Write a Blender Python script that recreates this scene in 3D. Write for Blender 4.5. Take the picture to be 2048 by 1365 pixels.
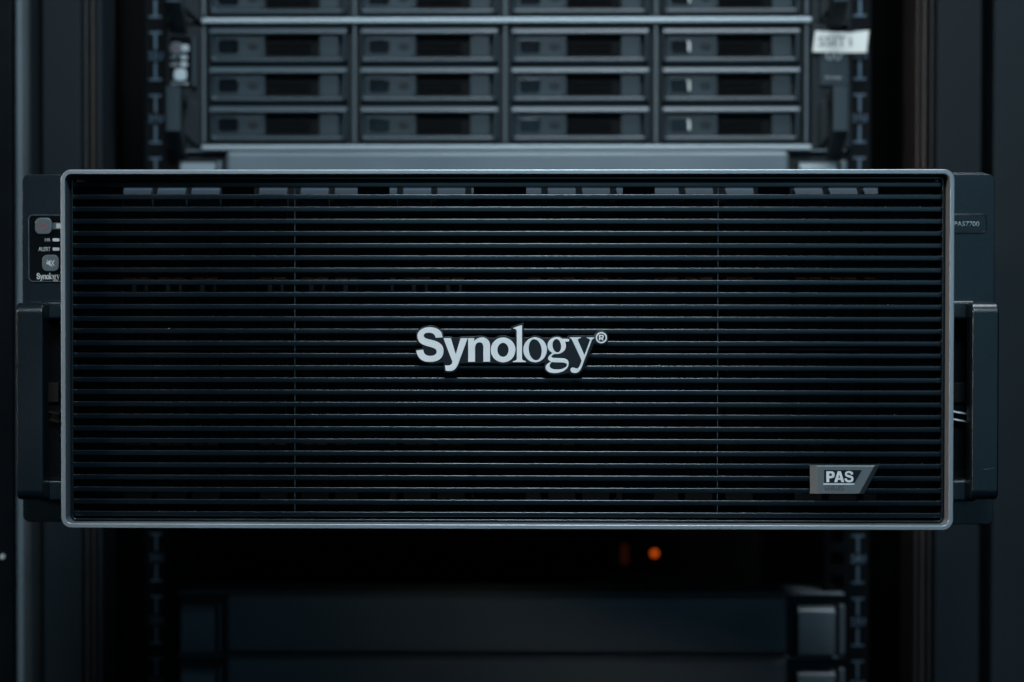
import bpy, bmesh, math, random
from mathutils import Matrix, Vector, Euler

random.seed(7)
for o in list(bpy.data.objects):
    bpy.data.objects.remove(o)
scene = bpy.context.scene
col = scene.collection
MM = 0.001
rad = math.radians

# ------------------------------------------------------------------ camera
F = 4026.0                       # focal length in pixels of a 2048 px wide picture
CAM = Vector((0, -1000, 0))      # millimetres
PPX, PPY = 940.0, 698.0
cam_d = bpy.data.cameras.new('camera')
cam = bpy.data.objects.new('camera', cam_d)
col.objects.link(cam)
cam_rot = (Euler((rad(90 - 0.9), 0, rad(1.0)), 'XYZ').to_matrix() @ Matrix.Rotation(rad(0.05), 3, 'Z'))
cam.location = CAM * MM
cam.rotation_euler = cam_rot.to_euler()
cam_d.sensor_width = 36
cam_d.lens = F * 36 / 2048
cam_d.shift_x = (1024 - PPX) / 2048
cam_d.shift_y = (PPY - 682.5) / 2048
cam_d.clip_start = 0.05
cam_d.clip_end = 50
cam_d.dof.use_dof = True
cam_d.dof.focus_distance = 0.972
cam_d.dof.aperture_fstop = 7.8
scene.camera = cam

# ------------------------------------------------------------------ world and lamps
world = bpy.data.worlds.new('World')
scene.world = world
world.use_nodes = True
bg = world.node_tree.nodes['Background']
bg.inputs[0].default_value = (0.55, 0.8, 1.0, 1)
bg.inputs[1].default_value = 0.003

def area(name, loc, target, sx, sy, power, color, spread=180):
    d = bpy.data.lights.new(name, 'AREA')
    d.shape = 'RECTANGLE'
    d.size, d.size_y = sx, sy
    d.energy = power
    d.spread = rad(spread)
    d.color = color
    o = bpy.data.objects.new(name, d)
    o.location = loc
    o.rotation_euler = (Vector(target) - Vector(loc)).to_track_quat('-Z', 'Y').to_euler()
    col.objects.link(o)
    return o

area('key_softbox', (0.06, -1.75, 1.30), (0.04, 0.1, 0.09), 0.42, 0.35, 8.2, (0.68, 0.88, 1.0), 80)
area('overhead_softbox', (0.24, 0.02, 1.30), (0.16, 0.2, 0.0), 0.6, 0.3, 22.0, (0.82, 0.92, 1.0))
area('warm_strip', (-1.5, -0.7, 0.45), (0.1, 0.0, -0.05), 0.15, 0.3, 0.7, (1.0, 0.80, 0.66), 30)
area('low_front_fill', (0.55, -2.3, 0.16), (0.25, 0.0, 0.0), 1.7, 0.56, 3.1, (0.32, 0.72, 1.0))  # added unseen fill behind the camera, gives the slat faces their sheen

scene.view_settings.view_transform = 'Standard'
scene.view_settings.look = 'None'
scene.view_settings.exposure = 0.0
scene.view_settings.gamma = 1.0
scene.cycles.max_bounces = 6
scene.cycles.sample_clamp_indirect = 3

# ------------------------------------------------------------------ helpers
RT = cam_rot
def at(px, py, Y=0.0):
    """point (mm) on the vertical plane at depth Y that a pixel of the photograph shows"""
    d = RT @ Vector(((px - PPX) / F, -(py - PPY) / F, -1.0))
    t = (Y - CAM.y) / d.y
    return CAM + d * t
def X(px, Y=0.0, py=698): return at(px, py, Y).x
def Z(py, Y=0.0, px=1015): return at(px, py, Y).z
def R(px0, py0, px1, py1, Y=0.0):
    """x0, z_low, x1, z_high of a pixel rectangle at depth Y"""
    mx, my = (px0 + px1) / 2, (py0 + py1) / 2
    return at(px0, my, Y).x, at(mx, py1, Y).z, at(px1, my, Y).x, at(mx, py0, Y).z

WL = {}                                  # world origin (mm) of every object that parents others
def thing(name, label, cat, loc, group=None, kind=None):
    o = bpy.data.objects.new(name, None)
    o.empty_display_size = 0.02
    col.objects.link(o)
    o.location = Vector(loc) * MM
    WL[o] = Vector(loc)
    o['label'] = label; o['category'] = cat
    if group: o['group'] = group
    return o
def tag(o, label=None, cat=None, group=None, kind=None):
    for k, v in (('label', label), ('category', cat), ('group', group), ('kind', kind)):
        if v: o[k] = v
    return o
def put(name, me, m, parent=None):
    """links a mesh built in scene millimetres as one object with its origin at its centre"""
    xs = [v.co for v in me.vertices]
    lo = Vector([min(c[i] for c in xs) for i in range(3)]); hi = Vector([max(c[i] for c in xs) for i in range(3)])
    c = (lo + hi) / 2
    me.transform(Matrix.Scale(MM, 4) @ Matrix.Translation(-c))
    me.materials.clear(); me.materials.append(m)
    o = bpy.data.objects.new(name, me)
    col.objects.link(o)
    WL[o] = c
    if parent is not None:
        o.parent = parent
        o.location = (c - WL[parent]) * MM
    else:
        o.location = c * MM
    return o
def smooth(me, ang=32):
    """smooth shading inside ang degrees, with corner normals weighted by face area"""
    n = len(me.polygons)
    for p in me.polygons: p.use_smooth = True
    me.set_sharp_from_angle(angle=rad(ang))
    if n > 6000: return me
    vf = [[] for _ in me.vertices]
    N = [p.normal.copy() for p in me.polygons]; A = [p.area for p in me.polygons]
    for p in me.polygons:
        for v in p.vertices: vf[v].append(p.index)
    ca = math.cos(rad(ang + 14)); out = [None] * len(me.loops)
    for p in me.polygons:
        for li, v in zip(p.loop_indices, p.vertices):
            acc = Vector((0, 0, 0))
            for q in vf[v]:
                if N[q].dot(N[p.index]) > ca: acc += N[q] * (A[q] + 1e-9)
            out[li] = acc.normalized() if acc.length > 1e-12 else N[p.index]
    me.normals_split_custom_set(out)
    return me
def rr(x0, z0, x1, z1, r=0.0, n=6):
    if r <= 0: return [(x0, z0), (x1, z0), (x1, z1), (x0, z1)]
    out = []
    for cx, cz, a in ((x1 - r, z0 + r, -90), (x1 - r, z1 - r, 0), (x0 + r, z1 - r, 90), (x0 + r, z0 + r, 180)):
        for k in range(n + 1):
            t = rad(a + 90 * k / n)
            out.append((cx + r * math.cos(t), cz + r * math.sin(t)))
    return out
def ell(cx, cz, rx, rz, n=40, tilt=0):
    c, s = math.cos(rad(tilt)), math.sin(rad(tilt))
    out = []
    for k in range(n):
        t = 2 * math.pi * k / n
        u, v = rx * math.cos(t), rz * math.sin(t)
        out.append((cx + u * c - v * s, cz + u * s + v * c))
    return out
def shape(contours, y0, depth, bevel=0.0, res=1, axis='Y', ang=32):
    """flat outline (holes allowed) given real thickness; front face at Y = y0, going back by depth.
    axis 'X': contour is (Y, Z), extruded from X = y0 by depth"""
    cu = bpy.data.curves.new('outline', 'CURVE')
    cu.dimensions = '2D'; cu.fill_mode = 'BOTH'
    for c in contours:
        sp = cu.splines.new('POLY')
        sp.points.add(len(c) - 1)
        for p, (a, b) in zip(sp.points, c): p.co = (a, b, 0, 1)
        sp.use_cyclic_u = True
    cu.extrude = max(depth / 2 - bevel, 0.0)
    cu.bevel_depth = bevel; cu.bevel_resolution = res; cu.offset = -bevel
    ob = bpy.data.objects.new('outline', cu)
    me = bpy.data.meshes.new_from_object(ob)
    bpy.data.objects.remove(ob); bpy.data.curves.remove(cu)
    if axis == 'Y':
        M = Matrix(((1, 0, 0, 0), (0, 0, -1, y0 + depth / 2), (0, 1, 0, 0), (0, 0, 0, 1)))
    else:
        M = Matrix(((0, 0, 1, y0 + depth / 2), (1, 0, 0, 0), (0, 1, 0, 0), (0, 0, 0, 1)))
    me.transform(M)
    bm = bmesh.new(); bm.from_mesh(me)
    bmesh.ops.remove_doubles(bm, verts=bm.verts, dist=0.002)
    bm.to_mesh(me); bm.free()
    return smooth(me, ang)
def box(x0, x1, y0, y1, z0, z1, bev=0.0, seg=2):
    bm = bmesh.new()
    bmesh.ops.create_cube(bm, size=1)
    for v in bm.verts:
        v.co = Vector(((x0 + x1) / 2 + v.co.x * (x1 - x0), (y0 + y1) / 2 + v.co.y * (y1 - y0), (z0 + z1) / 2 + v.co.z * (z1 - z0)))
    if bev > 0:
        bmesh.ops.bevel(bm, geom=bm.edges[:], offset=bev, segments=seg, profile=0.5, affect='EDGES')
    me = bpy.data.meshes.new('part'); bm.to_mesh(me); bm.free()
    return smooth(me)
def merge(meshes):
    bm = bmesh.new()
    for m in meshes:
        bm.from_mesh(m)
    me = bpy.data.meshes.new('part'); bm.to_mesh(me); bm.free()
    return smooth(me)
def text(s, r4, y0, depth=0.15, bold=0.0, space=1.0):
    """writing fitted to the rectangle r4 = (x0, z0, x1, z1)"""
    cu = bpy.data.curves.new('writing', 'FONT')
    cu.body = s; cu.size = 10; cu.offset = bold; cu.space_character = space
    ob = bpy.data.objects.new('writing', cu)
    me = bpy.data.meshes.new_from_object(ob)
    bpy.data.objects.remove(ob); bpy.data.curves.remove(cu)
    xs = [v.co.x for v in me.vertices]; ys = [v.co.y for v in me.vertices]
    ax, bx, ay, by = min(xs), max(xs), min(ys), max(ys)
    x0, z0, x1, z1 = r4
    for v in me.vertices:
        v.co = Vector((x0 + (v.co.x - ax) / (bx - ax) * (x1 - x0), y0, z0 + (v.co.y - ay) / (by - ay) * (z1 - z0)))
    bm = bmesh.new(); bm.from_mesh(me)
    bmesh.ops.remove_doubles(bm, verts=bm.verts, dist=0.0005)
    r = bmesh.ops.extrude_face_region(bm, geom=bm.faces[:])
    for v in [g for g in r['geom'] if isinstance(g, bmesh.types.BMVert)]: v.co.y += depth
    bmesh.ops.recalc_face_normals(bm, faces=bm.faces[:])
    bm.to_mesh(me); bm.free()
    return me
def path(cmds, f, n=9):
    out = []; cur = None
    for c in cmds:
        if c[0] in 'ML': cur = (c[1], c[2]); out.append(cur)
        else:
            x0, y0 = cur; _, x1, y1, x2, y2, x3, y3 = c
            for k in range(1, n + 1):
                t = k / n; u = 1 - t
                out.append((u**3*x0 + 3*u*u*t*x1 + 3*u*t*t*x2 + t**3*x3, u**3*y0 + 3*u*u*t*y1 + 3*u*t*t*y2 + t**3*y3))
            cur = (x3, y3)
    return [f(*p) for p in out]
def kids(o): return [c for c in o.children]
def copy_tree(o, parent=None):
    c = o.copy(); col.objects.link(c)
    if parent is not None: c.parent = parent
    for ch in kids(o): copy_tree(ch, c)
    return c

# ------------------------------------------------------------------ materials
def mat(name, color, rough=0.5, metal=0.0, bump=0.0, scale=900.0, spec=0.5, var=0.12, emit=None, coat=0.0, smudge=0.0):
    m = bpy.data.materials.new(name); m.use_nodes = True
    nt = m.node_tree; b = nt.nodes['Principled BSDF']
    b.inputs['Metallic'].default_value = metal
    b.inputs['Specular IOR Level'].default_value = spec
    b.inputs['Coat Weight'].default_value = coat
    tc = nt.nodes.new('ShaderNodeTexCoord')
    nz = nt.nodes.new('ShaderNodeTexNoise'); nz.inputs['Scale'].default_value = 14; nz.inputs['Detail'].default_value = 6
    nt.links.new(tc.outputs['Object'], nz.inputs['Vector'])
    mx = nt.nodes.new('ShaderNodeMix'); mx.data_type = 'RGBA'
    mx.inputs['A'].default_value = (*[c * (1 - var) for c in color], 1)
    mx.inputs['B'].default_value = (*[min(1, c * (1 + var)) for c in color], 1)
    nt.links.new(nz.outputs['Fac'], mx.inputs['Factor'])
    oi = nt.nodes.new('ShaderNodeObjectInfo')
    vr = nt.nodes.new('ShaderNodeMapRange'); vr.inputs['To Min'].default_value = 1 - var * 1.2; vr.inputs['To Max'].default_value = 1 + var * 1.2
    nt.links.new(oi.outputs['Random'], vr.inputs['Value'])
    vm = nt.nodes.new('ShaderNodeVectorMath'); vm.operation = 'SCALE'
    nt.links.new(mx.outputs['Result'], vm.inputs[0]); nt.links.new(vr.outputs['Result'], vm.inputs['Scale'])
    nt.links.new(vm.outputs['Vector'], b.inputs['Base Color'])
    mr = nt.nodes.new('ShaderNodeMapRange')
    mr.inputs['From Min'].default_value = 0.3; mr.inputs['From Max'].default_value = 0.7
    mr.inputs['To Min'].default_value = max(0.02, rough - 0.05 - smudge); mr.inputs['To Max'].default_value = min(1, rough + 0.05 + smudge)
    nt.links.new(nz.outputs['Fac'], mr.inputs['Value'])
    nt.links.new(mr.outputs['Result'], b.inputs['Roughness'])
    if bump > 0:
        n2 = nt.nodes.new('ShaderNodeTexNoise'); n2.inputs['Scale'].default_value = scale; n2.inputs['Detail'].default_value = 3
        nt.links.new(tc.outputs['Object'], n2.inputs['Vector'])
        bp = nt.nodes.new('ShaderNodeBump'); bp.inputs['Strength'].default_value = bump; bp.inputs['Distance'].default_value = 0.0004
        nt.links.new(n2.outputs['Fac'], bp.inputs['Height'])
        nt.links.new(bp.outputs['Normal'], b.inputs['Normal'])
    if emit:
        b.inputs['Emission Color'].default_value = (*emit[0], 1)
        b.inputs['Emission Strength'].default_value = emit[1]
    return m

M_FRAME = mat('bezel frame satin aluminium', (0.20, 0.235, 0.265), 0.33, 0.4, 0.08, 1500)
M_SLAT = mat('slat black plastic', (0.002, 0.005, 0.008), 0.22, 0.0, 0.02, 1200, 0.5)
M_BLACK = mat('matt black plastic', (0.002, 0.0025, 0.003), 0.6, 0.0, 0.1, 900, 0.12)
M_EAR = mat('textured dark paint', (0.002, 0.006, 0.010), 0.27, 0.0, 0.25, 2600, 0.5)
M_HANDLE = mat('powder coated dark handle', (0.002, 0.006, 0.009), 0.28, 0.0, 0.3, 2400, 0.5)
M_GLOSSBLACK = mat('glossy black panel', (0.002, 0.003, 0.004), 0.2, spec=0.3)
M_BUTTON = mat('grey rubber button', (0.05, 0.07, 0.082), 0.42)
M_LIGHTPIPE = mat('white light pipe', (0.32, 0.36, 0.38), 0.4)
M_PRINT = mat('pale grey print', (0.34, 0.38, 0.40), 0.5)
M_SERIES = mat('dark badge print', (0.045, 0.05, 0.055), 0.5)
M_RED = mat('red print', (0.16, 0.04, 0.055), 0.5)
M_LETTER = mat('satin silver letter face', (0.62, 0.65, 0.67), 0.40, 0.25, var=0.03)
M_PLATE = mat('logo plate black', (0.003, 0.005, 0.008), 0.35, spec=0.35)
M_BADGE = mat('badge grey metal', (0.10, 0.118, 0.13), 0.42, 0.3, 0.1, 1500)
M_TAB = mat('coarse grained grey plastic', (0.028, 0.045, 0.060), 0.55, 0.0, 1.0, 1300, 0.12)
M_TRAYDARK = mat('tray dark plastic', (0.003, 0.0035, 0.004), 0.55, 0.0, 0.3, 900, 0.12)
M_STEEL = mat('bare steel', (0.50, 0.50, 0.50), 0.3, 1.0)
M_SHEET = mat('dark sheet metal', (0.02, 0.022, 0.025), 0.45, 0.4, 0.1, 800)
M_AMBER = mat('amber plastic', (0.12, 0.035, 0.01), 0.5, spec=0.2)
M_RACK = mat('rack frame grey paint', (0.007, 0.011, 0.014), 0.55, 0.0, 0.2, 300, 0.15)
M_RAIL = mat('rail black paint', (0.003, 0.004, 0.005), 0.6, 0.0, 0.2, 500, 0.06)
M_INNER = mat('rack interior black', (0.002, 0.002, 0.002), 0.8, spec=0.1)
M_GASKET = mat('brown black gasket', (0.014, 0.010, 0.009), 0.5)
M_TICK = mat('rail print white', (0.06, 0.10, 0.14), 0.6)
M_NAS = mat('drive unit grey plastic', (0.016, 0.026, 0.033), 0.42, 0.0, 0.15, 600, 0.3)
M_BAR = mat('tray pull bar plastic', (0.030, 0.046, 0.057), 0.34, 0.0, 0.1, 600, 0.35)  # paler than the tray frame: overhead light on the bar put into colour
M_NASB = mat('drive tray frame plastic', (0.014, 0.023, 0.030), 0.34, 0.0, 0.1, 600, 0.3)
M_NASD = mat('drive unit dark plastic', (0.004, 0.007, 0.009), 0.45, 0.0, 0.15, 600, 0.25)
M_FLANGE = mat('zinc flange', (0.28, 0.32, 0.34), 0.42, 0.4)
M_LATCH = mat('glossy dark latch', (0.004, 0.006, 0.008), 0.15, spec=0.35)
M_COVER = mat('cover panel grey', (0.11, 0.135, 0.15), 0.36, 0.1, 0.1, 500, 0.3, smudge=0.06)
M_PAPER = mat('white paper label', (0.60, 0.60, 0.56), 0.6)
M_INK = mat('grey ink', (0.18, 0.18, 0.18), 0.6)
M_LED = mat('orange lamp', (0.3, 0.05, 0.0), 0.4, emit=((1.0, 0.13, 0.01), 0.7))
M_LEDDIM = mat('dim amber lamp', (0.1, 0.02, 0.0), 0.4, emit=((1.0, 0.15, 0.02), 0.012))
M_DUST = mat('dust', (0.6, 0.62, 0.62), 0.8)
M_DOOR = mat('door glossy black', (0.003, 0.004, 0.005), 0.3, spec=0.25)

# ------------------------------------------------------------------ the cabinet
YB = 425.0            # plane of the rails
U = 44.45
def UZ(n): return Z(1117, YB, 1015) + (n - 24) * U      # height of the middle of rack unit n
RX0, RX1 = X(312, YB), X(1717.5, YB)                   # middle of the printed scales
ZT, ZB = 420.0, -420.0
rack = thing('server_rack', 'tall dark equipment cabinet with printed unit scales on both rails around all units', 'rack', (0, YB, ZB))
for side in (-1, 1):
    xc = RX0 if side < 0 else RX1
    a, b = sorted((xc + side * 7.5, xc - side * 24))
    holes = []
    hx = xc - side * 14.5
    for n in range(15, 36):
        for k in (-1, 0, 1):
            zc = UZ(n) + k * 15.87
            if ZB + 10 < zc < ZT - 10: holes.append(rr(hx - 4.6, zc - 4.6, hx + 4.6, zc + 4.6, 0.4, 2))
    rail = put('rail', shape([[(a, ZB), (b, ZB), (b, ZT), (a, ZT)]] + holes, YB, 3, 0.2), M_RAIL, rack)
    e = a if side < 0 else b
    put('rail_flange', box(e - 1, e + 1, YB + 3.2, YB + 60, ZB, ZT, 0.3), M_RAIL, rack)
    tick = num = None
    for n in range(17, 34):
        zc = UZ(n)
        h = 16.6
        parts = []
        me = merge([box(xc - 4.4, xc + 4.4, YB - 0.3, YB - 0.01, zc + s * h - 0.65, zc + s * h + 0.65) for s in (-1, 1)] +
                   [box(xc - 0.85, xc + 0.85, YB - 0.3, YB - 0.01, zc + s * 10.2 - 5.6 , zc + s * 10.2 + 5.6 ) for s in (-1, 1)])
        put('unit_mark', me, M_TICK, rail)
        put('unit_number', text('%dU' % n, (xc - 5.0, zc - 2.8, xc + 5.0, zc + 2.8), YB - 0.3, 0.25, 0.12), M_TICK, rail)
# front frame: posts left and right of the rails, with seal strips
YF = 370.0
def vpost(name, px0, px1, y0, y1, m, bev=1.5, seg=3):
    return put(name, box(X(px0, y0), X(px1, y0), y0, y1, ZB, ZT, bev, seg), m, rack)
vpost('front_post', 85, 163, YF, YF + 40, M_RACK)
vpost('seal_strip', 165, 178, YF + 14, YF + 40, M_GASKET)
vpost('seal_lip', 181, 190, YF + 6, YF + 40, M_GASKET, 2.0, 4)
vpost('post_return', 193, 205, YF + 12, YF + 60, M_RACK, 1.5)
vpost('front_post', 1871, 1962, YF, YF + 40, M_RACK)
vpost('seal_strip', 1857, 1868, YF + 14, YF + 40, M_GASKET)
vpost('seal_lip', 1842, 1853, YF + 6, YF + 40, M_GASKET, 2.0, 4)
vpost('post_return', 1830, 1838, YF + 12, YF + 60, M_GASKET, 1.5)
vpost('side_panel', 1985, 2190, YF + 4, YF + 40, M_RACK)
vpost('hinge_channel', 1962, 1985, YF + 34, YF + 60, M_INNER)
vpost('door_edge', 31, 45, YF - 12, YF + 40, M_COVER, 2.3, 5)
vpost('side_panel', -170, 27, YF + 2, YF + 40, M_DOOR)
vpost('hinge_channel', 46, 85, YF + 36, YF + 60, M_INNER)
put('panel_screw', shape([ell(*[at(5, 1114, YF + 1)[i] for i in (0, 2)], 1.5, 1.5, 16)], YF - 0.4, 2.2, 0.4), M_PAPER, rack)
xl, xr = X(205, YF + 60), X(1830, YF + 60)
put('side_wall', box(xl - 4, xl - 2, YF + 61, 1300, ZB, ZT), M_INNER, rack)
put('side_wall', box(xr + 2, xr + 4, YF + 61, 1300, ZB, ZT), M_INNER, rack)
put('back_wall', box(xl - 2, xr + 2, 1296, 1300, ZB, ZT), M_INNER, rack)

# ------------------------------------------------------------------ twelve bay drive unit
YN = 412.0
def make_tray(px, py, col_i, parent):
    """px, py: left top pixel of the tray on the plane YN"""
    W, H = 276, 73
    r = lambda a, b, c, d, Y=YN: R(px + a, py + b, px + c, py + d, Y)
    x0, z0, x1, z1 = r(0, 0, W, H)
    ix0, iz0, ix1, iz1 = r(10, 15, W - 11, H - 13)
    gx0, gz0, gx1, gz1 = r(112, 15, 219, H - 13)
    tray = put('drive_tray', shape([rr(x0, z0, x1, z1, 3.0), rr(ix0, iz0, ix1, iz1, 0.8, 3)], YN, 9, 1.7, 4), M_NASB, parent)
    put('pull_bar', shape([[(YN + 2.0, z1 - 4.6), (YN - 1.6, z1 - 4.6), (YN - 1.9, z1 - 3.8), (YN - 1.2, z1 - 2.2), (YN + 0.4, z1 - 0.6), (YN + 2.0, z1 - 0.3)]], x0 + 0.4, x1 - x0 - 0.8, 0.4, 2, axis='X', ang=50), M_BAR, tray)
    put('pull_bar', box(x1 - 3.6, x1 - 0.5, YN - 1.3, YN + 1.7, z0 + 0.8, z1 - 3.6, 1.3, 4), M_NASB, tray)
    put('tray_face', box(ix0 + .1, gx0 - 0.2, YN + 2.0, YN + 8, iz0 + .1, iz1 - .1, 0.5), M_NAS, tray)
    put('end_block', box(gx1 + 0.2, ix1 - 2.2, YN + 1.6, YN + 8, iz0 + .1, iz1 - .1, 0.5), M_NAS, tray)
    put('divider', box(gx0 - 3.4, gx0 - 0.6, YN + 0.9, YN + 2.6, iz0 + .4, iz1 - .4, 0.4), M_NAS, tray)
    lx0, lz0, lx1, lz1 = r(17, 24, 58, H - 22)
    put('latch', shape([rr(lx0, lz0, lx1, lz1, 2.0)], YN + 1.0, 3, 0.7, 3), M_LATCH, tray)
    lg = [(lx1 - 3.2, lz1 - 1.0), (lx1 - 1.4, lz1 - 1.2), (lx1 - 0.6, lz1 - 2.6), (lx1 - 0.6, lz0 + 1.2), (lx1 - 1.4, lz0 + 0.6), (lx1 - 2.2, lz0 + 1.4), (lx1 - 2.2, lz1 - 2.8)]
    put('status_light_or_glint', shape([lg[::-1]], YN + 0.4, 0.58, 0.15), M_PAPER if col_i == 3 else M_LATCH, tray)  # painted glint on the latch end, pale in the last column, no lamp
    cx, cz = (r(87, 35, 87, 35)[0], (lz0 + lz1) / 2)
    put('lock', shape([ell(cx, cz, 3.6, 2.7, 24), rr(cx - .5, cz - 1.2, cx + .5, cz + 1.2)], YN + 1.5, 1, 0.3), M_NASD, tray)
    grille = [box(gx0, gx1, YN + 7, YN + 8.5, iz0, iz1)]
    for k in range(4):
        zz = iz0 + (iz1 - iz0) * (k + 0.5) / 4
        grille.append(box(gx0 + 1, gx1 - 6, YN + 4.2, YN + 6.9, zz - 0.6, zz + 0.6))
    put('vent_grille', merge(grille), M_BLACK, tray)
    return tray

def make_nas():
    nas = thing('drive_unit', 'two unit drive enclosure with twelve drive trays and a white label on its right ear', 'drive enclosure',
                (0, YN, UZ(30.5) + 0.7), 'drive enclosures in the upper rack')
    ax0, az0, ax1, az1 = R(406, 50, 1618, 291, YN)
    bars = [box(ax0, ax1, YN + 1.5, YN + 13, az1 - 1.0, az1, 0.3), box(ax0, ax1, YN + 1.5, YN + 13, az0, az0 + 0.9, 0.3)]
    for c in range(5):
        xx = X(709 + (c - 1) * 301.3, YN, 170)
        bars.append(box(xx - 2.2, xx + 2.2, YN + 1.5, YN + 13, az0 + 0.9, az1 - 1.0, 0.2))
    bars.append(box(ax0, ax1, YN + 10, YN + 13.3, az0 + 0.5, az1 - 0.5))
    put('front_frame', merge(bars), M_NASD, nas)
    for c in range(5):
        xx = X(709 + (c - 1) * 301.3, YN, 170)
        put('divider_edge', box(xx - 0.6, xx + 0.6, YN - 1.0, YN + 1.4, az0 + 2, az1, 0.3), M_COVER, nas)
    q = R(404, 291, 1622, 301, YN)
    put('bottom_flange', box(q[0], q[2], YN - 2, YN + 30, q[1], q[3], 0.6), M_FLANGE, nas)
    put('chassis', box(ax0 + 1, ax1 - 1, YN + 14, YN + 500, az0 + 0.5, az1 - 0.5, 0.5), M_SHEET, nas)
    for rw in range(3):
        for c in range(4):
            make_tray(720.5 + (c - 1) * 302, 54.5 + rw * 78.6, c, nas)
    # ears
    Ye = YN + 8
    for s in (-1, 1):
        q = R(334, 52, 404, 300, Ye) if s < 0 else R(1622, 46, 1702, 298, Ye)
        slot = R(338, 52, 360, 66, Ye) if s < 0 else R(1669, 50, 1697, 62, Ye)
        ear = put('ear', shape([rr(*q, 2.0), rr(*slot, 2.0)], Ye, 4, 0.5), M_NASD, nas)
        # fold down handle: grip and two arms, seen from the front
        g = R(331, 172, 361, 262, YN - 22) if s < 0 else R(1666, 172, 1697, 262, YN - 22)
        prof = [(YN - 22, g[1]), (YN - 22, g[3]), (Ye - .2, g[3] - 3), (Ye - .2, g[3] - 11), (YN - 12, g[3] - 8), (YN - 12, g[1] + 6), (Ye - .2, g[1] - 6), (Ye - .2, g[1] - 18)]
        put('handle', shape([prof], g[0], g[2] - g[0], 0.9, axis='X'), M_NAS, ear)
        tri = R(362, 262, 402, 300, YN + 2) if s < 0 else R(1640, 258, 1668, 294, YN + 2)
        if s < 0: poly = [(tri[0], tri[3]), (tri[2], tri[1]), (tri[2], tri[3] + 18), (tri[0] + 6, tri[3] + 22)]
        else: poly = [(tri[2], tri[3]), (tri[0], tri[1]), (tri[0], tri[3] + 18), (tri[2] - 4, tri[3] + 22)]
        if s < 0: poly = poly[::1]
        put('handle_bracket', shape([poly], YN + 2, 5.8, 0.5), M_NASD, ear)
    q = R(383, 75, 392, 174, YN + 2)
    put('panel_edge', box(q[0], q[2], YN + 2, Ye - .1, q[1], q[3], 0.6), M_NAS, nas)
    q = R(338, 72, 382, 172, YN + 5)
    cp = put('control_panel', shape([rr(*q, 1.2)], YN + 5, 2.9, 0.4), M_GLOSSBLACK, nas)
    q = R(339, 84, 365, 110, YN + 3.5)
    put('power_button', shape([rr(*q, 4.0)], YN + 3.5, 1.4, 0.4), M_BUTTON, cp)
    c = at(350, 97, YN + 3.3)
    put('power_symbol', shape([ell(c.x, c.z, 2.2, 2.2, 20), ell(c.x, c.z, 1.4, 1.4, 20)], YN + 3.3, 0.19, 0), M_RED, cp)
    for cx, cy, w, h in ((370, 96.5, 15, 13), (367.5, 115, 14, 9), (367.5, 129, 14, 9)):
        q = R(cx - w / 2, cy - h / 2, cx + w / 2, cy + h / 2, YN + 3.5)
        put('status_light_or_glint', shape([rr(*q, 1.4)], YN + 3.5, 1.4, 0.2), M_LIGHTPIPE, cp)
    for s, b in (('HA', (343, 111, 356, 118)), ('ALERT', (341, 126, 358, 133)), ('Synology', (343, 164, 378, 171))):
        put('panel_text', text(s, R(*b, YN + 4.7), YN + 4.7, 0.2, 0.1), M_PRINT, cp)
    q = R(348, 138, 373, 162, YN + 3.5)
    put('mute_button', shape([rr(*q, 3.0)], YN + 3.5, 1.4, 0.4), M_LIGHTPIPE, cp)
    # right badge panel
    q = R(1640, 68, 1697, 172, YN + 5)
    bp = put('model_panel', shape([rr(*q, 2.0)], YN + 5, 2.9, 0.5), M_NAS, nas)
    put('panel_text', text('00', R(1652, 99, 1683, 121, YN + 4.7), YN + 4.7, 0.2, 0.1), M_PRINT, bp)
    put('panel_text', text('Synology', R(1651, 152, 1683, 160, YN + 4.7), YN + 4.7, 0.2, 0.1), M_PRINT, bp)
    return nas
nas = make_nas()
upper = copy_tree(nas)
upper.location.z += 2 * U * MM
upper['label'] = 'drive enclosure cut off by the top edge of the picture, above the labelled one'
# white tape on the right ear of the lower one
Yt = YN + 2.5
tape_pts = [at(px, py, Yt) for px, py in ((1625, 104), (1631, 62), (1700, 66), (1738, 61), (1733, 105), (1690, 106))]
tape = put('label_tape', shape([[(p.x, p.z) for p in tape_pts]], Yt, 0.3, 0), M_PAPER, nas)
tape['label'] = 'crooked white tape label with grey writing'
put('tape_text', text('SSIT1', R(1637, 73, 1703, 93, Yt - 0.05), Yt - 0.25, 0.2, 0.05), M_INK, tape)

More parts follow.
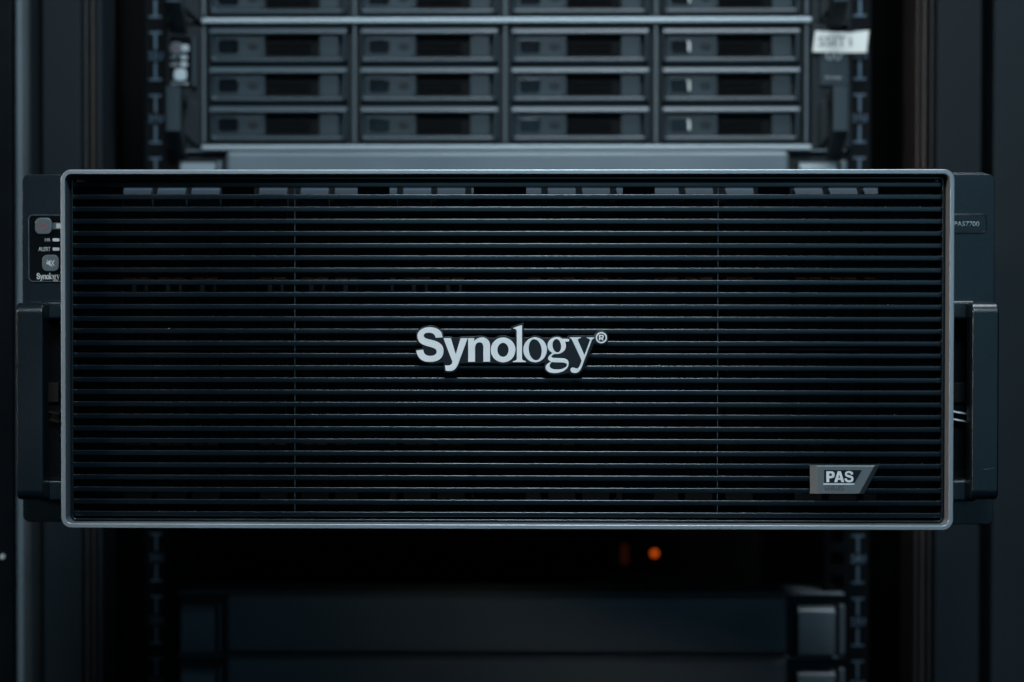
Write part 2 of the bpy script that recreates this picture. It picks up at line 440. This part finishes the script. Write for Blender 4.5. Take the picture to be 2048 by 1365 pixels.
# ------------------------------------------------------------------ one unit covers
def make_cover():
    n = 23
    zc = UZ(n)
    zt, zb = zc + 21.6, zc - 21.6
    c = thing('rack_unit', 'flat front one unit device below the dark gap, directly under the orange lamp', 'rack device', (0, 408, zc), 'one unit devices with end caps')
    Y0 = 408.0
    xa, xb = X(452, Y0), X(1577, Y0)
    xe0, xe1 = X(352, Y0), X(1694, Y0)
    put('front_panel', box(xa, xb, Y0, Y0 + 24, zb + 1.2, zt - 1.5, 3.0, 4), M_COVER, c)
    put('top_lip', box(xe0, xe1, Y0 + 6, Y0 + 55, zt - 1.3, zt, 0.4), M_COVER, c)
    put('back_plate', box(xe0, xe1, Y0 + 12, Y0 + 14, zb, zt - 1.6), M_NASD, c)
    for s in (-1, 1):
        bx = (X(361, Y0), X(430, Y0)) if s < 0 else (X(1598, Y0), X(1673, Y0))
        z1, z0 = zt - 9, zb + 1.5
        prof = [(Y0 + 11.8, z0), (Y0 - 1, z0), (Y0 - 1, z1 - 5), (Y0 + 4, z1), (Y0 + 11.8, z1)]
        put('end_cap', shape([prof], bx[0], bx[1] - bx[0], 0.5, axis='X'), M_COVER, c)
        wx = (X(434, Y0), X(441, Y0)) if s < 0 else (X(1682, Y0), X(1694, Y0))
        put('end_rib', box(wx[0], wx[1], Y0 + 3, Y0 + 11.8, zb + 1, zt - 8, 0.6), M_COVER, c)
    return c
cover = make_cover()
c30 = copy_tree(cover); c30.location.z += 7 * U * MM
c30['label'] = 'pale lit one unit device just above the big pulled out server'
c22 = copy_tree(cover); c22.location.z -= U * MM
c22['label'] = 'lowest one unit device, cut off by the bottom edge of the picture'

# device deep in the rack with an orange lamp
Yd = 1000.0
dz = at(1309, 1107, Yd)
dev = thing('network_switch', 'black device deep in the dark gap with a glowing orange lamp', 'network switch', (0, Yd, dz.z - 24))
put('casing', box(-200, 200, Yd, Yd + 200, dz.z - 20, dz.z + 20, 1.0), M_INNER, dev)
put('indicator_lamp', shape([ell(dz.x, dz.z, 3.2, 3.2, 24)], Yd - 1.2, 1.2, 0.3), M_LED, dev)
d2 = at(1249, 1109, Yd)
put('port_lamp', shape([rr(d2.x - 3.5, d2.z - 10, d2.x + 3.5, d2.z + 10, 2)], Yd - 1.0, 1.0, 0.2), M_LEDDIM, dev)

# ------------------------------------------------------------------ the pulled out server
sx0, sx1 = X(45, 0), X(1988, 0)
sz1, sz0 = (Z(349, 0, 80) + Z(349, 0, 1950)) / 2, (Z(1044, 0, 80) + Z(1050, 0, 1950)) / 2
scx = (sx0 + sx1) / 2
srv = thing('storage_server', 'large black storage server with slatted front and silver lettering, pulled out of the rack', 'server', (scx, 0, sz0))
put('chassis', box(scx - 219, scx + 219, 8, 760, sz0 + 2, sz1 - 2.5, 0.8), M_SHEET, srv)
put('front_plate', box(scx - 222, scx + 222, 5, 7.9, sz0 + 1.6, sz1 - 0.2, 0.05), M_BLACK, srv)
for s in (-1, 1):
    xx = scx + s * 222.5
    put('slide_rail', box(xx - 3, xx + 3, 30, 740, (sz0 + sz1) / 2 - 22, (sz0 + sz1) / 2 + 22, 1.0), M_STEEL, srv)

# bezel frame, inner lip and slats
YR = -30.5
bx0, bx1 = X(121.5, YR), X(1908.2, YR)
bz1, bz0 = Z(339.2, YR), Z(1058.9, YR)
bez = put('bezel_frame', shape([rr(bx0, bz0, bx1, bz1, 5.2, 12), rr(bx0 + 2.3, bz0 + 2.3, bx1 - 2.3, bz1 - 2.3, 3.0, 8)], YR, 18.0, 0.45, 3), M_FRAME, srv)
for a_, b_ in ((bx0 + 2.0, bx0 + 4.5), (bx1 - 4.5, bx1 - 2.0)):
    put('side_skirt', box(a_, b_, -12.6, -0.2, bz0 + 6, bz1 - 6, 0.2), M_BLACK, bez)
YL = -21.8
lx0, lx1 = X(142.5, YL), X(1887.5, YL)
lz1, lz0 = Z(354.6, YL), Z(1043.5, YL)
put('inner_lip', shape([rr(bx0 + 2.4, bz0 + 2.4, bx1 - 2.4, bz1 - 2.4, 2.9, 8), rr(lx0 + .6, lz0 + .6, lx1 - .6, lz1 - .6, 1.4)], YL + 1.4, 8.0, 0.1), M_BLACK, bez)
put('lip_bead', shape([rr(lx0, lz0, lx1, lz1, 2.0), rr(lx0 + 1.0, lz0 + 1.0, lx1 - 1.0, lz1 - 1.0, 1.2)], YL, 1.38, 0.3, 2), M_SLAT, bez)
def slat_mesh():
    bm = bmesh.new()
    h, d = 2.5, 12.0
    sec = [(0.0, -h + 0.15), (0.0, -0.42), (0.05, -0.2), (0.16, -0.06), (0.38, 0.0), (d, -0.9), (d, -h + 0.5), (0.2, -h)]
    xs0, xs1 = lx0 + 0.5, lx1 - 0.5
    n = 48
    rings = []
    for i in range(n + 1):
        x = xs0 + (xs1 - xs0) * i / n
        u = abs((x - (xs0 + xs1) / 2) / ((xs1 - xs0) / 2))
        dy = 1.3 * max(0, (u - 0.55) / 0.45) ** 2
        rings.append([bm.verts.new((x, YL + 0.25 + dy + a, b)) for a, b in sec])
    for i in range(n):
        for k in range(len(sec)):
            k2 = (k + 1) % len(sec)
            bm.faces.new((rings[i][k], rings[i][k2], rings[i + 1][k2], rings[i + 1][k]))
    bm.faces.new(rings[0]); bm.faces.new(rings[-1][::-1])
    bmesh.ops.recalc_face_normals(bm, faces=bm.faces[:])
    me = bpy.data.meshes.new('slat'); bm.to_mesh(me); bm.free()
    return smooth(me, 40)
slat0 = None
SZ = []
for k in range(28):
    z = Z(364.4 + 24.45 * k, YL + 0.3)
    SZ.append(z)
    if slat0 is None:
        me = slat_mesh(); me.transform(Matrix.Translation((0, 0, z)))
        slat0 = put('slat', me, M_SLAT, bez)
        base = z
    else:
        c = slat0.copy(); col.objects.link(c); c.location.z += (z - base) * MM
# ribs at the back of the bezel
for px in (445, 715, 947, 1245, 1515):
    q = R(px, 366, px + (105 if px == 947 else 64), 1040, -8)  # middle rib widened, its black stands in for shade on two tabs
    put('support_rib', box(q[0], q[2], -8, -6.6, q[1], q[3], 0.2), M_BLACK, bez)
q = R(175, 698, 1850, 704, -14)
put('added_top_sheet', box(bx0 + 5, bx1 - 5, -9.3, -8.4, Z(376, -9), bz1 - 2.8), M_BLACK, bez)  # added black sheet, hides a lit strip of the front plate
put('cross_bar', box(q[0], q[2], -9.2, -8.1, q[1], q[3], 0.3), M_BLACK, bez)
put('side_wing', box(bx0 + 4.6, X(246, -8), -8, -6, lz0, lz1), M_BLACK, bez)
put('side_wing', box(X(1756, -8), bx1 - 4.6, -8, -6, lz0, lz1), M_BLACK, bez)

# drive trays behind the slats: two rows of twenty four
starts = [177 + 68.2 * i for i in range(5)] + [517] + [600 + 68.4 * i for i in range(6)] + [1026 + 68.8 * i for i in range(6)] + [1451 + 69.2 * i for i in range(6)]
def make_bay(px, top):
    w = 57
    y1, y2 = (376, 692) if top else (708, 1022)
    q = R(px, y1, px + w, y2, -3)
    x0, z0, x1, z1 = q
    prof = [(4.8, z1 - 18), (-3.5, z1 - 18), (-3.5, z1 - 16.5), (-3.0, z1 - 8.6), (-1.5, z1 - 3.6), (1.5, z1 - 0.6), (4.8, z1)]
    body = put('drive_carrier', box(x0 + 0.3, x1 - 0.3, 1.5, 4.9, *((z0, z1 - 8) if top else (z0 + 8, z1)), 0.3), M_TRAYDARK, srv)
    tab_ = [[(0.5, z1 - 9), (-3.6, z1 - 3.4), (-2.6, z1 - 1.9), (0.9, z1), (4.8, z1), (4.8, z1 - 9)]]
    if not top: tab_ = [[(a, z0 + z1 - b) for a, b in tab_[0]][::-1]]
    t = put('release_tab', shape(tab_, x0, x1 - x0, 0.5, 2, axis='X'), M_TAB if top else M_TRAYDARK, body)  # lower tabs get the dark plastic, their shade put into colour
    put('carrier_rib', box(x0 + 6.6, x0 + 7.6, 0.2, 1.4, z0 + 2, z1 - 14, 0.2), M_TRAYDARK, body)
    for a, b in ((18, 27), (44, 50)):
        r4 = R(px + a, y1 + 195, px + b, y1 + 207, 0)
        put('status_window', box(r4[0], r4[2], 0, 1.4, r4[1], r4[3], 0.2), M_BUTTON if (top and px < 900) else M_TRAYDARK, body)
    r4 = R(px + 2, y1 + 180, px + 55, y1 + 184, 0)
    put('amber_strip', box(r4[0], r4[2], 0.3, 1.4, r4[1], r4[3], 0.2), M_AMBER, body)
for top in (True, False):
    for px in starts: make_bay(px, top)
for px in (591, 1434):
    x = X(px, -6)
    put('partition_edge', box(x - 0.14, x + 0.14, -9.4, -8.6, Z(1030, -6), Z(376, -6)), M_LETTER, srv)  # pale colour stands in for light catching the sheet edges

# logo
YP = -27.6
def z7(x, y): p = at(820 + x / 9.752, 640 + y / 9.752, YP); return (p.x, p.z)
def z8(x, y): p = at(1020 + x / 9.752, 640 + y / 9.752, YP); return (p.x, p.z)
def z87(x, y): return z7(x + 1950.4, y)
plate7a = [('M',112,575),('L',235,555),('L',235,510),('C',150,470,118,400,118,325),('C',120,180,230,110,385,110),('C',540,110,640,185,655,325),('L',805,328),('L',818,350),('L',960,350),('L',975,320),('L',1290,320),('C',1340,305,1460,305,1520,352),('L',1650,352),('C',1720,295,1900,290,1975,350)]
plate8 = [('M',100,350),('L',100,195),('L',20,165),('L',20,135),('L',270,55),('L',270,345),('L',360,345),('C',420,300,570,295,640,350),('L',800,350),('C',860,298,970,298,1050,352),('L',1120,352),('L',1142,310),('L',1655,310),('C',1655,250,1700,205,1782,205),('C',1870,205,1925,270,1925,350),('C',1925,440,1860,495,1782,495),('C',1730,495,1690,480,1650,445),('L',1435,960),('C',1390,1050,1320,1080,1260,1080),('C',1215,1080,1180,1070,1155,1040),('C',1100,1060,960,1085,880,1085),('C',760,1085,650,1010,655,920),('C',655,880,680,862,705,845),('L',640,842),('C',570,890,430,890,370,852),('L',20,852)]
plate7b = [('M',1965,850),('C',1900,890,1740,890,1690,850),('L',985,855),('C',940,960,900,1040,770,1042),('C',720,1042,690,1035,665,1025),('L',650,832),('C',520,880,280,880,190,790),('C',130,730,112,650,112,575)]
plate = path(plate7a, z7) + path(plate8, z8) + path(plate7b, z7)[:-1]
logo = put('logo_plate', shape([plate], YP + 0.5, 4.5, 0.22, 2), M_PLATE, srv)
S_ = [('M',635,345),('C',632,215,535,145,385,145),('C',240,145,145,215,145,320),('C',145,430,215,475,320,510),('C',400,535,520,550,520,620),('C',520,675,470,705,395,705),('C',310,705,262,660,258,582),('L',122,600),('C',135,745,230,825,385,825),('C',555,825,655,745,655,610),('C',655,480,560,430,450,400),('C',370,378,268,370,268,310),('C',268,272,310,252,370,252),('C',445,252,492,290,500,352)]
y_ = [('M',650,357),('L',795,357),('L',892,670),('L',990,357),('L',1125,357),('L',945,850),('C',905,955,860,1003,770,1003),('C',735,1003,715,1000,695,995),('L',682,888),('C',710,895,730,897,755,893),('C',800,885,825,860,825,810)]
n_ = [('M',1135,358),('L',1252,358),('L',1252,420),('C',1285,370,1340,345,1400,345),('C',1505,345,1562,410,1562,520),('L',1562,820),('L',1430,820),('L',1430,545),('C',1430,480,1410,440,1355,440),('C',1300,440,1268,485,1268,560),('L',1268,820),('L',1135,820)]
l_ = [('M',62,160),('L',235,105),('L',235,745),('C',235,785,260,795,308,808),('L',308,828),('L',55,828),('L',55,810),('C',100,800,132,795,132,750),('L',132,235),('C',132,190,115,178,62,172)]
gear = [('M',1030,372),('L',1155,378),('L',1150,425),('L',1070,428)]
glow = [('M',885,662),('L',835,640),('C',775,690,738,720,742,755),('C',745,790,780,800,797,812),('C',760,840,690,880,692,930),('C',695,1010,790,1042,880,1042),('C',1020,1042,1145,960,1145,850),('C',1145,770,1080,750,980,748),('C',900,746,810,755,808,720),('C',808,700,840,680,885,662)]
ghole = [('M',815,822),('C',790,850,770,875,775,905),('C',785,955,850,972,930,972),('C',1040,968,1110,920,1110,885),('C',1108,845,1060,832,960,832),('C',900,832,850,832,815,822)]
Y_ = [('M',1165,345),('L',1385,345),('L',1385,358),('C',1330,366,1318,380,1335,425),('L',1452,690),('L',1552,425),('C',1568,385,1550,368,1500,358),('L',1500,345),('L',1648,345),('L',1648,358),('C',1605,370,1597,400,1582,435),('L',1400,925),('C',1360,1010,1320,1042,1260,1042),('C',1205,1042,1180,1010,1180,975),('C',1182,945,1205,930,1235,932),('C',1270,935,1285,955,1310,950),('C',1350,945,1370,880,1400,800),('L',1215,400),('C',1200,370,1190,362,1165,358)]
R_ = [('M',1735,295),('L',1790,295),('C',1825,295,1832,312,1832,330),('C',1832,350,1820,360,1808,365),('L',1830,402),('L',1795,402),('L',1778,370),('L',1762,370),('L',1762,402),('L',1735,402)]
Rh = [('M',1762,318),('L',1788,318),('C',1800,318,1802,325,1802,333),('C',1800,345,1795,347,1786,347),('L',1762,347)]
def E(f, cx, cy, rx, ry, tilt=0): return [f(*p) for p in ell(cx, cy, rx, ry, 48, tilt)]
def letters(f7, f8, y0, depth, parent, m, bev, gd=0.03):
    mk = lambda cs, dy=0: shape(cs, y0 + dy, depth, bev)
    put('letter', mk([path(S_, f7)]), m, parent)
    put('letter', mk([path(y_, f7)]), m, parent)
    put('letter', mk([path(n_, f7)]), m, parent)
    put('letter', mk([E(f7, 1816, 588, 241, 243), E(f7, 1814, 588, 108, 137)]), m, parent)
    put('letter', mk([path(l_, f8)]), m, parent)
    put('letter', mk([E(f8, 490, 585, 231, 244), E(f8, 492, 585, 125, 208, -8)]), m, parent)
    put('letter', merge([mk([E(f8, 912, 503, 180, 165), E(f8, 915, 507, 84, 130, -8)]), mk([path(gear, f8)], gd), mk([path(glow, f8)[:-1], path(ghole, f8)[:-1]], gd * 2)]), m, parent)
    put('letter', mk([path(Y_, f8)]), m, parent)
    put('registered_mark', merge([mk([E(f8, 1782, 350, 110, 110), E(f8, 1782, 350, 82, 82)]), mk([path(R_, f8), path(Rh, f8)])]), m, parent)
letters(z7, z8, YP, 0.48, logo, M_LETTER, 0.06)

# PAS badge
YG = -27.0
def zb_(x, y, Y=YG): p = at(1600 + x / 11.378, 915 + y / 11.378, Y); return (p.x, p.z)
bm = bmesh.new()
back = [bm.verts.new((*[zb_(x, y, YG + 4)[0]], YG + 4, zb_(x, y, YG + 4)[1])) for x, y in ((222, 830), (1462, 830), (1812, 180), (222, 180))]
front = [bm.verts.new((zb_(x, y)[0], YG, zb_(x, y)[1])) for x, y in ((385, 830), (1345, 830), (1702, 188), (385, 188))]
bm.faces.new(front); bm.faces.new(back[::-1])
for k in range(4):
    k2 = (k + 1) % 4
    bm.faces.new((front[k], back[k], back[k2], front[k2]))
bmesh.ops.recalc_face_normals(bm, faces=bm.faces[:])
bmesh.ops.bevel(bm, geom=bm.edges[:], offset=0.18, segments=2, profile=0.5, affect='EDGES')
me = bpy.data.meshes.new('badge'); bm.to_mesh(me); bm.free()
badge = put('series_badge', smooth(me, 25), M_BADGE, srv)
put('badge_inset', shape([[zb_(*p) for p in ((548, 580), (1245, 580), (1410, 290), (548, 290))]], YG - 0.06, 0.05, 0), M_PLATE, badge)
put('badge_line', shape([[zb_(*p) for p in ((532, 624), (1228, 624), (1245, 598), (532, 598))]], YG - 0.2, 0.19, 0.03), M_LETTER, badge)
put('badge_highlight', shape([[zb_(*p) for p in ((385, 212), (1690, 212), (1700, 190), (385, 190))]], YG - 0.12, 0.11, 0.03), M_LIGHTPIPE, badge)  # pale bar painted as the highlight along the badge's top edge
P_ = [('M',598,318),('L',700,318),('C',765,318,790,350,790,395),('C',790,450,760,478,700,478),('L',665,478),('L',665,565),('L',598,565)]
Ph = [('M',665,368),('L',695,368),('C',718,368,725,380,725,397),('C',725,415,715,425,695,425),('L',665,425)]
A_ = [('M',858,318),('L',930,318),('L',1005,565),('L',938,565),('L',924,515),('L',862,515),('L',848,565),('L',780,565)]
Ah = [('M',893,392),('L',912,468),('L',875,468)]
S2 = lambda x, y: zb_(1010 + (x - 122) / 533 * 208, 316 + (y - 145) / 680 * 254)
f = lambda x, y: zb_(x, y)
for cs in ([path(P_, f), path(Ph, f)], [path(A_, f), path(Ah, f)], [path(S_, S2)]):
    put('letter', shape(cs, YG - 0.22, 0.15, 0.03), M_LETTER, badge)
a, b = zb_(548, 752), zb_(1000, 650)
put('embossed_text', text('SERIES', (a[0], a[1], b[0], b[1]), YG - 0.12, 0.11, 0.05), M_SERIES, badge)

# ears, handles, panels
for s in (-1, 1):
    a, b = (sx0, X(150, 0)) if s < 0 else (X(1880, 0), sx1)
    outer = rr(a, sz0, b, sz1, 3.4, 8)
    ear = put('ear', shape([outer], 0, 3.0, 0.35, 2), M_EAR, srv)
    if s > 0:
        q = R(1890, 346, 1976, 700, 3.6)
        put('ear_backing', shape([rr(*q, 2.5)], 3.3, 3, 0.3), M_EAR, ear)
    # handle: C shape seen from the side, rounded
    YH = -31.5
    g = R(32, 606, 86, 1001, YH) if s < 0 else R(1944, 606, 1998, 1001, YH)
    z0, z1 = g[1], g[3]
    n = 6
    def arc(cy, cz, r, a0, a1):
        return [(cy + r * math.cos(rad(a0 + (a1 - a0) * k / n)), cz + r * math.sin(rad(a0 + (a1 - a0) * k / n))) for k in range(n + 1)]
    ro, ri = 5.0, 3.0
    prof = [(-0.1, z1 + 1.0)] + arc(YH + ro, z1 - ro, ro, 80, 180) + arc(YH + ro, z0 + ro, ro, 180, 280) + [(-0.1, z0 - 1.0), (-0.1, z0 + 8)] + \
        arc(YH + 12 + ri, z0 + 8.5 + ri, ri, 270, 180) + arc(YH + 12 + ri, z1 - 8.5 - ri, ri, 180, 90) + [(-0.1, z1 - 8)]
    put('handle', shape([prof], g[0], g[2] - g[0], 1.0, 3, axis='X', ang=40), M_HANDLE, srv)
sc_ = [at(1965, 938, -31.6), at(1972, 940, -31.6), at(1994, 935, -31.6), at(1972, 938.6, -31.6)]
put('scratch', shape([[(p.x, p.z) for p in sc_][::-1]], -31.55, 0.04, 0), M_BUTTON, srv)
# recess and spring latch behind each handle
for s in (-1, 1):
    q = R(88, 640, 128, 975, -0.8) if s < 0 else R(1898, 640, 1940, 975, -0.8)
    rc = put('latch_recess', shape([rr(*q, 1.5)], -0.8, 0.75, 0.2), M_GLOSSBLACK, srv)
    px = (92, 118) if s < 0 else (1904, 1938)
    q = R(px[0], 765, px[1], 806, -3)
    put('latch_block', box(q[0], q[2], -3, -0.85, q[1], q[3], 0.6), M_BLACK, rc)
    m = M_TRAYDARK if s < 0 else M_LETTER  # pale right ribs stand in for light the handle blocks
    for (ya, yb) in ((823, 829), (838, 845)):
        p0, p1 = at(px[0], ya, -6), at(px[1], yb, -6)
        th = 0.45
        me = shape([[(p0.x, p0.z - th), (p1.x, p1.z - th), (p1.x, p1.z + th), (p0.x, p0.z + th)]], -6, 5.1, 0.12)
        put('spring_rib', me, m, rc)
    p0, p1 = at(px[0] + 10, 826, -3), at(px[1], 843, -3)
    put('spring_plate', box(p0.x, p1.x, -2.4, -1, p1.z, p0.z, 0.2), M_TRAYDARK, rc)
for s in (-1, 1):
    for ya, yb in ((602, 640), (958, 1002)):
        q = R(84, ya, 132, yb, -12) if s < 0 else R(1896, ya, 1948, yb, -12)
        put('handle_arm', box(q[0], q[2], -17, -0.9, q[1], q[3], 1.6, 4), M_HANDLE, srv)
# left control panel
q = R(57, 430, 126, 564, -0.9)
cp = put('control_panel', shape([rr(*q, 2.2)], -0.9, 0.88, 0.25, 2), M_EAR, srv)
q = R(59.5, 432.5, 126, 561.5, -0.95)
put('panel_window', shape([rr(*q, 1.8)], -0.95, 0.3, 0.04), M_GLOSSBLACK, cp)
q = R(57, 430, 126, 564, -1.0)
put('rim_highlight', shape([rr(*q, 2.2), rr(q[0] + .3, q[1] + .3, q[2] - .3, q[3] - .3, 1.9)], -1.15, 0.24, 0.08), M_BUTTON, cp)  # added paler ring, the border's edge highlight put into colour
q = R(103, 446, 125, 459, -1.3)
put('lamp_bridge', shape([rr(*q, 0.2)], -1.3, 0.34, 0.08), M_BUTTON, cp)
q = R(112.5, 447.5, 125, 457, -1.6)
put('status_lamp', shape([rr(*q, 0.3)], -1.6, 0.28, 0.05), M_LIGHTPIPE, cp)
q = R(70, 436, 103.5, 469, -2.0)
put('power_button', shape([rr(*q, 2.6)], -2.0, 1.04, 0.4, 3), M_BUTTON, cp)
c = at(86.5, 453, -2.1)
ring = [(c.x + 1.9 * math.cos(rad(t)), c.z + 1.9 * math.sin(rad(t))) for t in range(-55, 236, 15)][::1]
ring += [(c.x + 1.35 * math.cos(rad(t)), c.z + 1.35 * math.sin(rad(t))) for t in range(235, -56, -15)]
put('power_symbol', merge([shape([[(x, 2 * c.z - z) for x, z in ring]], -2.12, 0.1, 0), box(c.x - .25, c.x + .25, -2.12, -2.02, c.z + .2, c.z + 2.3)]), M_RED, cp)
for y0_, y1_ in ((477, 483.5), (495.5, 502)):
    q = R(105, y0_, 119, y1_, -1.4)
    put('status_lamp', shape([rr(*q, 0.5)], -1.4, 0.44, 0.1), M_LIGHTPIPE, cp)
q = R(84, 510, 117.5, 543, -2.0)
put('mute_button', shape([rr(*q, 2.6)], -2.0, 1.04, 0.4, 3), M_BUTTON, cp)
c = at(100.5, 526.5, -2.1)
sp = [(c.x - 1.9, c.z - .6), (c.x - 1.1, c.z - .6), (c.x + .1, c.z - 1.6), (c.x + .1, c.z + 1.6), (c.x - 1.1, c.z + .6), (c.x - 1.9, c.z + .6)]
def bar(x0, z0, x1, z1, w, y, t=0.1):
    d = Vector((x1 - x0, z1 - z0)).normalized(); nx, nz = -d.y * w / 2, d.x * w / 2
    return shape([[(x0 + nx, z0 + nz), (x0 - nx, z0 - nz), (x1 - nx, z1 - nz), (x1 + nx, z1 + nz)]], y, t, 0)
put('mute_symbol', merge([shape([sp], -2.12, 0.1, 0), bar(c.x + .5, c.z - 1.3, c.x + 2.0, c.z + 1.5, .35, -2.14), bar(c.x + .5, c.z + 1.3, c.x + 2.0, c.z - 1.5, .35, -2.17), bar(c.x - 1.7, c.z + 1.7, c.x + 1.0, c.z - 1.9, .3, -2.2)]), M_PRINT, cp)
put('panel_text', text('HA', R(90, 476.5, 101, 484.2, -1.1), -1.1, 0.14, 0.04), M_PRINT, cp)
put('panel_text', text('ALERT', R(77, 494.5, 101, 502.7, -1.1), -1.1, 0.14, 0.04), M_PRINT, cp)
def small(off):
    def g(x, y):
        p = at(73 + (x + off - 122) / 3420 * 45.5, 545.8 + (y - 105) / 935 * 17.2, -1.15)
        return (p.x, p.z)
    return g
def small_letters():
    f7, f8 = small(0), small(1950)
    cs = [[path(S_, f7)], [path(y_, f7)], [path(n_, f7)], [E(f7, 1816, 588, 241, 243), E(f7, 1814, 588, 108, 137)], [path(l_, f8)],
          [E(f8, 490, 585, 231, 244), E(f8, 492, 585, 125, 208, -8)], [E(f8, 912, 503, 180, 165), E(f8, 915, 507, 84, 130, -8)], [path(Y_, f8)]]
    ms = [shape(c, -1.15, 0.19, 0) for c in cs]
    ms.append(shape([path(glow, f8)[:-1], path(ghole, f8)[:-1]], -1.13, 0.17, 0))
    return merge(ms)
put('panel_text', small_letters(), M_PRINT, cp)
# right model plate
q = R(1890, 428, 1974, 467, -0.9)
mp = put('model_plate', shape([rr(*q, 2.3)], -0.9, 0.88, 0.3, 2), M_EAR, srv)
q = R(1890, 431, 1970.5, 464, -1.0)
put('plate_window', shape([rr(*q, 1.6)], -1.0, 0.3, 0.05), M_EAR, mp)
q = R(1888, 429, 1973, 466, -1.0)
put('plate_rim', shape([rr(*q, 2.2), rr(q[0] + .3, q[1] + .3, q[2] - .3, q[3] - .3, 1.9)], -1.15, 0.24, 0.08), M_HANDLE, mp)
put('panel_text', text('PAS7700', R(1908.5, 443.5, 1958.5, 453, -1.15), -1.15, 0.14, 0.05), M_PRINT, mp)

# dust specks on the slats
bm = bmesh.new()
for _ in range(70):
    k = random.randrange(28); x = random.uniform(lx0 + 5, lx1 - 5)
    s = random.choice([0.07, 0.08, 0.1, 0.16])
    bmesh.ops.create_icosphere(bm, subdivisions=1, radius=s, matrix=Matrix.Translation((x, YL + random.uniform(0.9, 3.5), SZ[k] + s * 0.7)))
me = bpy.data.meshes.new('dust'); bm.to_mesh(me); bm.free()
d = put('dust', me, M_DUST, bez); d['kind'] = 'stuff'
print('objects', len(bpy.data.objects))
